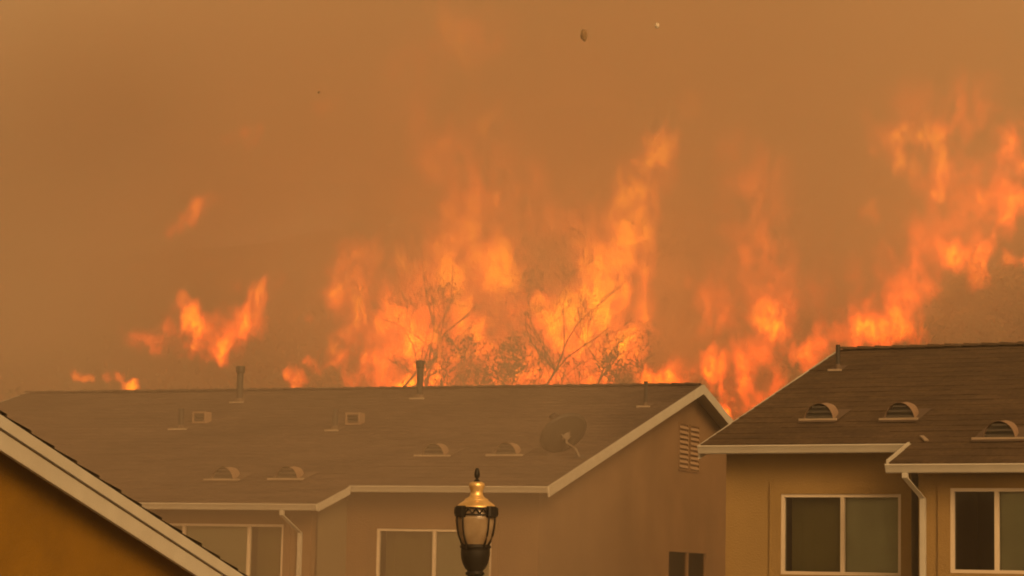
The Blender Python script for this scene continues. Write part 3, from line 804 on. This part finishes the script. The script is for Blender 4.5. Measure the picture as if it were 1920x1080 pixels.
def volume_group(name, n, lo, hi, img, thr=None, mv=None):
    """a node group that fills a voxel box with the gas stored in the atlas; with thr it gives the gas's outer skin instead"""
    g = bpy.data.node_groups.new(name, 'GeometryNodeTree')
    g.interface.new_socket('Geometry', in_out='INPUT', socket_type='NodeSocketGeometry')
    g.interface.new_socket('Geometry', in_out='OUTPUT', socket_type='NodeSocketGeometry')
    N = g.nodes.new; L = g.links.new
    go = N('NodeGroupOutput')
    vc = N('GeometryNodeVolumeCube')
    vc.inputs['Min'].default_value = lo; vc.inputs['Max'].default_value = hi
    for k, ax in enumerate('XYZ'): vc.inputs['Resolution ' + ax].default_value = n[k]
    ps = N('GeometryNodeInputPosition'); sx = N('ShaderNodeSeparateXYZ'); L(ps.outputs[0], sx.inputs[0])
    idx = []
    for k in range(3):
        a = N('ShaderNodeMath'); a.operation = 'SUBTRACT'; a.inputs[1].default_value = lo[k]; L(sx.outputs[k], a.inputs[0])
        b = N('ShaderNodeMath'); b.operation = 'MULTIPLY'; b.inputs[1].default_value = (n[k] - 1) / (hi[k] - lo[k]); L(a.outputs[0], b.inputs[0])
        c = N('ShaderNodeMath'); c.operation = 'ROUND'; L(b.outputs[0], c.inputs[0]); idx.append(c)
    # atlas: x runs along u, (z, y) rows along v
    m1 = N('ShaderNodeMath'); m1.operation = 'MULTIPLY_ADD'; m1.inputs[1].default_value = n[1]
    L(idx[2].outputs[0], m1.inputs[0]); L(idx[1].outputs[0], m1.inputs[2])
    uu = N('ShaderNodeMath'); uu.operation = 'MULTIPLY_ADD'; uu.inputs[1].default_value = 1 / n[0]; uu.inputs[2].default_value = .5 / n[0]; L(idx[0].outputs[0], uu.inputs[0])
    vv = N('ShaderNodeMath'); vv.operation = 'MULTIPLY_ADD'; vv.inputs[1].default_value = 1 / (n[1] * n[2]); vv.inputs[2].default_value = .5 / (n[1] * n[2]); L(m1.outputs[0], vv.inputs[0])
    cv = N('ShaderNodeCombineXYZ'); L(uu.outputs[0], cv.inputs[0]); L(vv.outputs[0], cv.inputs[1])
    it = N('GeometryNodeImageTexture'); it.interpolation = 'Closest'; it.extension = 'EXTEND'; it.inputs['Image'].default_value = img
    L(cv.outputs[0], it.inputs['Vector'])
    sc_ = N('ShaderNodeSeparateXYZ'); L(it.outputs['Color'], sc_.inputs[0]); L(sc_.outputs[0], vc.inputs['Density'])
    if thr is None:
        sv = N('GeometryNodeSetMaterial'); sv.inputs['Material'].default_value = mv; L(vc.outputs[0], sv.inputs['Geometry'])
        L(sv.outputs[0], go.inputs[0]); return g
    vm = N('GeometryNodeVolumeToMesh'); vm.inputs['Threshold'].default_value = thr; L(vc.outputs[0], vm.inputs['Volume'])
    L(vm.outputs[0], go.inputs[0])
    return g

def gas_object(name, lo, n, vox, dens, thr, mv, ms):
    """a gas volume (dens is indexed z, y, x) under its thin outer skin"""
    hi = [lo[k] + vox * (n[k] - 1) for k in range(3)]
    org = Vector(((lo[0] + hi[0]) / 2, (lo[1] + hi[1]) / 2, lo[2]))
    img = bpy.data.images.new(name + '_gas', n[0], n[1] * n[2], float_buffer=True, is_data=True)
    px = np.ones((n[0] * n[1] * n[2], 4), np.float32); px[:, :3] = dens.astype(np.float32).ravel()[:, None]
    img.pixels.foreach_set(px.ravel())
    l2, h2 = tuple(lo[k] - org[k] for k in range(3)), tuple(hi[k] - org[k] for k in range(3))
    par = None
    if ms:
        tmp = bpy.data.objects.new('tmp', bpy.data.meshes.new('tmp')); C.objects.link(tmp)
        md = tmp.modifiers.new('skin', 'NODES'); md.node_group = volume_group(name + '_skin', n, l2, h2, img, thr)
        dg = bpy.context.evaluated_depsgraph_get()
        me = bpy.data.meshes.new_from_object(tmp.evaluated_get(dg), depsgraph=dg)
        tm = tmp.data; bpy.data.objects.remove(tmp); bpy.data.meshes.remove(tm)
        me.name = name; me.materials.clear(); me.materials.append(ms)
        bm = bmesh.new(); bm.from_mesh(me)          # drop the stray crumbs
        seen, isles = set(), []
        for v0 in bm.verts:
            if v0.index in seen: continue
            stack, isl = [v0], []
            seen.add(v0.index)
            while stack:
                q = stack.pop(); isl.append(q)
                for e in q.link_edges:
                    w = e.other_vert(q)
                    if w.index not in seen: seen.add(w.index); stack.append(w)
            isles.append(isl)
        big = max((len(q) for q in isles), default=0)
        bmesh.ops.delete(bm, geom=[v0 for q in isles if len(q) < .5 * big for v0 in q], context='VERTS'); bm.to_mesh(me); bm.free()
        for p in me.polygons: p.use_smooth = True
        par = bpy.data.objects.new(name, me); C.objects.link(par); par.location = org
    o = bpy.data.objects.new('gas' if ms else name, bpy.data.volumes.new(name)); C.objects.link(o)
    if par: o.parent = par
    else: o.location = org
    o.data.materials.append(mv)
    md = o.modifiers.new('gas', 'NODES'); md.node_group = volume_group(name + '_gas', n, l2, h2, img, None, mv)
    return par or o

def flame(strokes, Y, label, seed, vox=0.125, warp=0.55, fine=0.30, contrast=1.0, thr=0.22, gain=1.0):
    """strokes: polylines of (u, v, radius px, brightness); the gas is gathered round them in space and torn by turbulence"""
    rnd = random.Random(seed)
    segs = []
    for st in strokes:
        dy = rnd.uniform(-.9, .9); pr = None
        for (u, v, r, it) in st:
            dy += rnd.uniform(-.5, .5)
            q = pix(u, v, Y + dy); rr = 1.38 * r * Y / FPX
            if pr is None and len(st) == 1: segs.append((q, q + Vector((0, 0, .01)), rr, rr, it, it))
            if pr is not None: segs.append((pr[0], q, pr[1], rr, pr[2], it))
            pr = (q, rr, it)
    mg = 0.9
    lo = np.min([np.minimum(np.array(s[0]) - s[2], np.array(s[1]) - s[3]) for s in segs], 0) - mg
    hi = np.max([np.maximum(np.array(s[0]) + s[2], np.array(s[1]) + s[3]) for s in segs], 0) + mg
    n = [int(math.ceil((hi[k] - lo[k]) / vox)) + 1 for k in range(3)]
    z, y, x = np.meshgrid(*[lo[k] + vox * np.arange(n[k]) for k in (2, 1, 0)], indexing='ij')
    Pall = np.stack([x.ravel(), y.ravel(), z.ravel()], 1)
    so_ = np.array([seed * 3.17, seed * 1.91, seed * 2.63])
    keep = np.zeros(len(Pall), bool)
    for a, b, ra, rb, ia, ib in segs:
        a, b = np.array(a), np.array(b); ab = b - a
        t = np.clip(((Pall - a) @ ab) / (ab @ ab + 1e-9), 0, 1)
        keep |= ((Pall - a - t[:, None] * ab) ** 2).sum(1) < (ra + (rb - ra) * t + 1.15 * warp / .55) ** 2
    P = Pall[keep]
    # turbulence: broad billows plus fine upward licks
    A = P * np.array([.42, .42, .26]) + so_
    Wp = np.stack([fbm(A, 3), fbm(A + 11.7, 3), fbm(A + 23.1, 3)], 1) - .5
    B = P * np.array([1.9, .7, .9]) + so_
    Wf = np.stack([fbm(B + 5, 3, .6), fbm(B + 17, 2), fbm(B + 29, 3, .6)], 1) - .5
    Pw = P + Wp * np.array([4.2, 3.0, 4.2]) * warp + Wf * np.array([3.5, 2.5, 4.5]) * fine
    heat = np.zeros(len(P))
    for a, b, ra, rb, ia, ib in segs:
        a, b = np.array(a), np.array(b); ab = b - a
        t = np.clip(((Pw - a) @ ab) / (ab @ ab + 1e-9), 0, 1)
        d = np.linalg.norm(Pw - a - t[:, None] * ab, axis=1)
        r = ra + (rb - ra) * t; it = ia + (ib - ia) * t
        q = np.clip(1 - (d / r) ** 2, 0, 1)
        h = it * q ** 1.15 / np.maximum(r, .35) ** .85
        heat = np.maximum(heat, h) + 0.25 * np.minimum(heat, h)
    # filaments: sheets of burning gas folded upward
    F = (P + Wp * 1.6 + Wf * .5) * np.array([1.25, .42, .62]) + so_ * 1.7
    n1 = fbm(F, 5, .62)
    rid = 1 - np.abs(2 * fbm(F * 2.5 + 9, 4, .66) - 1)
    tex = np.clip((n1 - .5) * 6.2 * contrast + .62, 0.04, 2.2) * np.clip(.22 + 1.45 * np.clip((rid - .66) * 4.4, 0, 1.25), 0, 2)
    hk = heat * (tex + .07) * gain
    hk = 2.4 * (1 - np.exp(-hk / 1.8))
    hk[hk < .012] = 0
    heat = np.zeros(len(Pall)); heat[keep] = hk
    dens = heat.reshape(n[2], n[1], n[0])
    dens[0], dens[-1] = 0, 0; dens[:, 0], dens[:, -1] = 0, 0; dens[:, :, 0], dens[:, :, -1] = 0, 0
    o = gas_object('flame', list(map(float, lo)), n, vox, dens, thr, fv, fs)
    tag(o, label, 'flame', 'flames on the burning hillside')
    return o

FLAMES = [  # widest, faintest strokes put the glow of fire-lit smoke into the flame gas
 ([[(268, 632, 26, .35), (320, 605, 28, .45), (345, 575, 26, .8), (362, 615, 28, 1.0), (395, 645, 26, .9)], [(365, 640, 16, 1.0), (405, 652, 14, 1.0), (445, 636, 14, .8)],
   [(395, 612, 30, .7), (450, 600, 32, .95), (485, 565, 30, .8), (510, 535, 22, .3)], [(440, 540, 18, .3)], [(360, 668, 14, .3)], [(285, 635, 30, .35), (340, 640, 36, .5), (420, 640, 34, .55), (470, 600, 34, .5)]], 152,
  'detached patch of flame burning on the hazy slope above the capped pipe', 1),
 ([[(330, 420, 18, .18), (362, 398, 22, .30), (402, 374, 14, .28)]], 156, 'faint wisp of flame drifting alone in the smoke', 2),
 ([[(532, 695, 14, .5), (548, 720, 20, .35)], [(568, 684, 10, .7), (590, 690, 10, .6), (610, 668, 15, 1.0), (614, 646, 9, .6)], [(616, 695, 9, .5)], [(575, 590, 10, .3)]], 142,
  'small ragged flames between the two capped roof pipes', 4),
 ([[(632, 466, 16, .2), (690, 470, 26, .3), (742, 486, 20, .35), (785, 510, 18, .45)], [(655, 500, 32, .4), (650, 545, 36, .6), (662, 590, 34, .7), (695, 632, 38, .95), (738, 668, 34, .95), (765, 715, 34, .7)],
   [(720, 555, 55, .28), (760, 600, 70, .5), (790, 635, 50, .75), (740, 650, 50, .6)], [(690, 700, 40, .35), (720, 725, 40, .5), (800, 715, 40, .55)], [(680, 560, 70, .25), (740, 640, 90, .40), (790, 700, 60, .4)]], 150,
  'broad rose orange sheet of flame with a dark hollow near its top', 5),
 ([[(815, 560, 40, .45), (850, 500, 62, 1.1), (900, 495, 66, 1.7), (945, 505, 48, 1.5)], [(815, 450, 30, .45), (850, 420, 55, .45), (900, 400, 55, .55), (945, 385, 36, .9), (975, 365, 22, .55)],
   [(880, 340, 70, .32), (950, 325, 60, .38), (985, 335, 40, .3)], [(870, 565, 70, .75), (905, 605, 52, .75), (885, 640, 30, .6)], [(930, 435, 34, .8), (935, 470, 30, .9)], [(1000, 420, 40, .25), (1050, 400, 40, .2)], [(830, 600, 90, .35), (920, 560, 110, .35), (1010, 600, 80, .35)], [(860, 380, 100, .16), (900, 250, 80, .10)], [(960, 690, 60, .45), (1040, 690, 60, .45)]], 151,
  'great central mass of flame glowing yellow behind a bare tree', 6),
 ([[(1078, 612, 46, 2.2), (1105, 575, 56, 2.1), (1145, 510, 62, 1.5), (1170, 450, 56, 1.3), (1195, 385, 44, 1.25), (1218, 325, 38, 1.15), (1236, 265, 28, .7)], [(1020, 560, 30, .5), (1035, 590, 38, .8), (1060, 625, 34, .8)],
   [(1108, 405, 30, .35), (1105, 450, 46, .5), (1115, 500, 46, .6)], [(1185, 520, 40, .35), (1188, 580, 44, .5), (1170, 640, 38, .9), (1140, 670, 34, .8)], [(1075, 690, 30, .8), (1110, 655, 34, .7)]], 148,
  'tall leaning pillar of bright yellow orange flame', 7),
 ([[(1212, 712, 14, .7), (1245, 702, 24, .95), (1290, 692, 26, .95), (1335, 690, 32, .95), (1375, 705, 36, .8), (1372, 745, 30, .9), (1360, 785, 26, .8)], [(1335, 655, 18, .35), (1330, 690, 22, .6)],
   [(1400, 690, 46, .45), (1430, 650, 40, .22)], [(1290, 670, 18, .4)], [(1400, 765, 22, .45), (1440, 720, 36, .25)]], 138,
  'red orange flames licking up behind the peak of the townhouse gable', 9),
 ([[(1380, 285, 46, .16), (1420, 330, 56, .26), (1432, 400, 52, .34), (1405, 450, 46, .36), (1445, 470, 40, .26)], [(1390, 540, 70, .2), (1470, 540, 60, .2)], [(1420, 400, 130, .07), (1440, 540, 120, .08)]], 153,
  'faint smoky column of flame next to the bright fire pillar', 10),
 ([[(1420, 580, 22, .5), (1452, 596, 32, 1.0), (1482, 575, 18, .6)], [(1450, 622, 16, .6)]], 146, 'compact bright orange tuft of flame floating over the gap between the roofs', 11),
 ([[(1508, 655, 22, .6), (1545, 650, 34, .8), (1600, 632, 32, .75), (1650, 622, 32, .8), (1695, 616, 28, .8), (1745, 638, 10, .4)], [(1540, 700, 24, .5)], [(1600, 580, 26, .35), (1618, 615, 26, .5)], [(1650, 570, 40, .35), (1700, 555, 46, .45), (1660, 600, 40, .5)], [(1560, 600, 70, .18), (1650, 540, 70, .16), (1720, 480, 60, .14)], [(1715, 575, 20, .5), (1760, 545, 24, .35)]], 134,
  'low line of red flame running up to the tan house ridge', 12),
 ([[(1775, 480, 30, .55), (1815, 485, 36, .85), (1838, 520, 22, .6)], [(1815, 485, 30, .8), (1850, 440, 32, .8), (1878, 395, 28, .9), (1842, 368, 20, .8)], [(1878, 395, 26, .8), (1892, 320, 28, .8), (1918, 250, 30, .8)], [(1890, 482, 12, .8), (1925, 480, 16, 1.0)], [(1720, 470, 60, .25), (1790, 390, 90, .22), (1880, 330, 80, .22)]], 136,
  'branching flames along the ragged crest above dark trees', 13),
 ([[(1640, 285, 20, .5), (1665, 298, 22, .55), (1700, 312, 18, .35), (1722, 345, 18, .25)], [(1650, 270, 26, .35), (1690, 248, 24, .45), (1732, 242, 26, .85), (1766, 280, 20, .8), (1768, 325, 18, .7), (1760, 362, 16, .7)], [(1790, 230, 40, .3), (1825, 180, 50, .18)], [(1700, 230, 80, .12)], [(1625, 408, 18, .35)]], 155,
  'loop of flame torn loose high in the smoke over the tan house', 14),
 ([[(822, 10, 30, .22), (850, 50, 22, .28), (868, 105, 14, .5), (900, 150, 12, .35)], [(936, 205, 12, .4), (925, 235, 13, .5), (914, 264, 16, .7)], [(800, 230, 40, .14), (835, 275, 44, .28), (815, 300, 40, .22)], [(790, 120, 60, .10), (765, 190, 60, .12)], [(900, 60, 60, .14)]], 158,
  'thin ribbons of flame curling highest in the smoke', 15),
 ([[(1288, 205, 14, .2), (1297, 178, 12, .22)]], 158, 'faint pale tongue of flame over the tip of the fire pillar', 16),
 ([[(455, 250, 22, .13), (480, 240, 18, .16)]], 160, 'barely visible slanting glow of burning gas in the upper smoke', 17),
 ([[(606, 200, 16, .14), (614, 192, 14, .14)]], 160, 'barely visible round glow of burning gas beside the tiny dark ash speck', 19),
 ([[(796, 362, 6, .8), (797, 350, 5, .5)]], 150, 'single small ember of flame floating in clear smoke', 18),
]
FLAMES += [([[(1330, 560, 28, .5), (1345, 595, 24, .5), (1330, 610, 20, .3)]], 151, 'small hanging rag of flame between the fire pillar and the orange tuft', 41),
           ([[(1295, 525, 12, .5), (1325, 528, 14, .5)]], 151, 'short level lick of flame above the small hanging rag', 42)]
for k, st in enumerate(([(146, 705, 9, .6), (170, 712, 8, .35)], [(205, 716, 9, .5), (228, 712, 8, .5)], [(240, 722, 12, 1.0), (246, 706, 8, .7)])):
    FLAMES.append(([st], 140, 'tiny flame low over the far end of the townhouse ridge', 50 + k))
for k, (u, v, r, i) in enumerate(
    [(845, 642, 10, .8), (880, 644, 9, .9), (910, 646, 9, .9), (860, 672, 12, .5), (905, 668, 10, .7), (935, 690, 14, .7), (965, 668, 12, .7), (990, 700, 18, .6), (1010, 660, 10, .6),
     (830, 705, 22, .5), (870, 715, 20, .6), (920, 718, 18, .6), (955, 715, 16, .7), (1030, 715, 22, .6), (1080, 715, 24, .7), (1130, 712, 24, .6), (1175, 708, 20, .5), (780, 660, 14, .5), (815, 640, 12, .6)]):
    FLAMES.append(([[(u - r, v, r, i), (u + 6, v - r * .5, r * .9, i), (u + 9, v - r * 2.1, r * .5, i * .5)]], 144, 'small flame flickering in the brush just over the townhouse ridge', 60 + k))
for st, Y, lb, sd_ in FLAMES:
    flame(st, Y, lb, sd_, gain={2: 1.2, 5: 1.7, 6: 1.7, 7: 1.7, 4: .8, 9: .75, 10: 1.7, 11: 1.4, 12: .6, 13: .85, 14: 2.2, 19: 3.0, 15: 3.0, 16: 3.0, 17: 3.0, 1: .75, 50: .6, 51: .6, 52: .8}.get(sd_, 1.0), fine=.30 if sd_ < 40 else .16, warp=.3 if sd_ >= 40 or sd_ in (7, 14) else .45)

# the light that the three great flames throw on the smoke around them
def fire_light(u, v, Y, power):
    l = bpy.data.lights.new('fire_light', 'POINT'); l.energy = power; l.color = (1.0, 0.22, 0.04); l.shadow_soft_size = 2.5
    o = bpy.data.objects.new('fire_light', l); C.objects.link(o); o.location = pix(u, v, Y)
fire_light(900, 480, 151, FIRE_W); fire_light(1150, 500, 148, FIRE_W); fire_light(1800, 420, 140, FIRE_W * .5)

# ------------------------------------------------------------------ drifting smoke banks
def smoke_mat(name, col, k):
    m = bpy.data.materials.new(name); m.use_nodes = True
    nt = m.node_tree; nt.nodes.clear()
    o = nt.nodes.new('ShaderNodeOutputMaterial'); v = nt.nodes.new('ShaderNodeVolumePrincipled')
    v.inputs['Color'].default_value = (*col, 1); v.inputs['Density'].default_value = k; v.inputs['Density Attribute'].default_value = 'density'
    nt.links.new(v.outputs[0], o.inputs['Volume'])
    return m
def smoke_bank(lo, hi, vox, freq, mt, label, seed, cut=.42, edge=(.25, .25, .25), shape=None, along=1.0, gain=4.5):
    n = [int((hi[k] - lo[k]) / vox) + 1 for k in range(3)]
    z, y, x = np.meshgrid(*[lo[k] + vox * np.arange(n[k]) for k in (2, 1, 0)], indexing='ij')
    P = np.stack([x.ravel(), y.ravel(), z.ravel()], 1)
    Q_ = P * np.array([1, along, 1])
    Wp = np.stack([fbm(P * freq * .7 + seed, 3), fbm(P * freq * .7 + seed + 9, 3), fbm(P * freq * .7 + seed + 18, 3)], 1) - .5
    d = np.clip((fbm(Q_ * freq + Wp * 1.2 * np.array([1, along, 1]) + seed * 2.3, 5, .55) - cut) * gain, 0, 1)
    for k in range(3):
        t = (P[:, k] - lo[k]) / (hi[k] - lo[k]); w = np.clip(np.minimum(t, 1 - t) / edge[k], 0, 1)
        d *= w * w * (3 - 2 * w)
    if shape is not None: d = d * shape(P)
    dens = d.reshape(n[2], n[1], n[0])
    o = gas_object('smoke', list(map(float, lo)), n, vox, dens, 0, mt, None)
    tag(o, label, 'smoke', kind='stuff')
smoke_bank((-21, 31, -1), (3.0, 42.5, 10), .6, .16, smoke_mat('drifting_smoke', (.90, .74, .56), .038), 'thin smoke drifting past the townhouse front', 4, .20, (.10, .3, .25))
def lifted(P):          # smoke thins out towards the ground and away from the fire
    h = np.clip((P[:, 2] - hill_z(P[:, 0], P[:, 1]) - 1) / 16, 0, 1)
    return (.10 + .90 * h * h * (3 - 2 * h)) * (1 - .80 * np.clip((np.abs(P[:, 0] - 3) - 10) / 22, 0, 1))
smoke_bank((-52, 66, -2), (52, 178, 50), 3.0, .05, smoke_mat('hill_smoke', (.87, .715, .54), .038), 'brown smoke rolling over the burning slope', 6, .43, (.15, .15, .12), lifted, .2, 7.0)

smoke_bank((-66, 160, 1), (66, 222, 51.5), 3.0, .06, smoke_mat('smoke_wall', (.56, .47, .36), .085), 'thick wall of brown smoke standing behind the flames', 13, .27, (.16, .16, .16), lambda P: .35 + .65 * np.clip((P[:, 2] - hill_z(P[:, 0], P[:, 1])) / 14, 0, 1), .2)

puff_mat = smoke_mat('dark_puff', (.50, .45, .35), .16)
for k, (u, v, Y, w, h) in enumerate(((755, 540, 146, 2.6, 3.4), (1045, 455, 146, 2.6, 4.0), (1285, 470, 147, 2.8, 7.0), (1300, 640, 144, 2.6, 3.0), (565, 560, 148, 3.4, 5.0), (1560, 430, 146, 4.0, 5.5), (1690, 385, 148, 2.6, 3.0), (860, 200, 152, 2.6, 3.2), (1850, 585, 129, 5.0, 3.6))):
    c = pix(u, v, Y)
    smoke_bank((c.x - w, c.y - 2.6, c.z - h), (c.x + w, c.y + 2.6, c.z + h), .5, .30, puff_mat, 'dark puff of smoke rolling among the flames', 20 + k, .34, (.42, .42, .42))

# ------------------------------------------------------------------ drifting ash
rs = random.Random(2)
def flake(u, v, Y, w, h, mt, label):
    c = pix(u, v, Y); m = MB()
    bm = bmesh.new(); bmesh.ops.create_icosphere(bm, subdivisions=3, radius=1.0)
    for q in bm.verts:
        k = 1 + rs.uniform(-.16, .16)
        q.co = Vector((q.co.x * w * k, q.co.y * w * .8 * k, q.co.z * h * k))
    me = bpy.data.meshes.new('ash_flake'); bm.to_mesh(me); bm.free(); me.materials.append(mt)
    o = bpy.data.objects.new('ash_flake', me); C.objects.link(o); o.location = c
    tag(o, label, 'ash flake', 'ash flakes drifting in the smoke')
flake(1095, 66, 60, .085, .15, M['ash'], 'dark charred flake drifting high in the smoke')
flake(1232, 48, 34, .03, .04, M['ash_pale'], 'pale ash flake drifting high beside the dark charred one')
flake(598, 173, 60, .025, .03, M['ash'], 'tiny dark speck of ash high in the smoke')

# ------------------------------------------------------------------ haze
hm = bpy.data.materials.new('smoke_haze'); hm.use_nodes = True
nt = hm.node_tree; nt.nodes.clear()
ho = nt.nodes.new('ShaderNodeOutputMaterial'); hv = nt.nodes.new('ShaderNodeVolumePrincipled')
hv.inputs['Color'].default_value = (0.94, 0.81, 0.64, 1); hv.inputs['Density'].default_value = 0.0015; hv.inputs['Anisotropy'].default_value = 0.0
nt.links.new(hv.outputs[0], ho.inputs['Volume'])
hb = MB(); hb.box(-165, 165, -55, 320, -4.5, 52)
tag(hb.build('haze', hm), 'brown smoke haze filling the air', 'haze', kind='stuff')
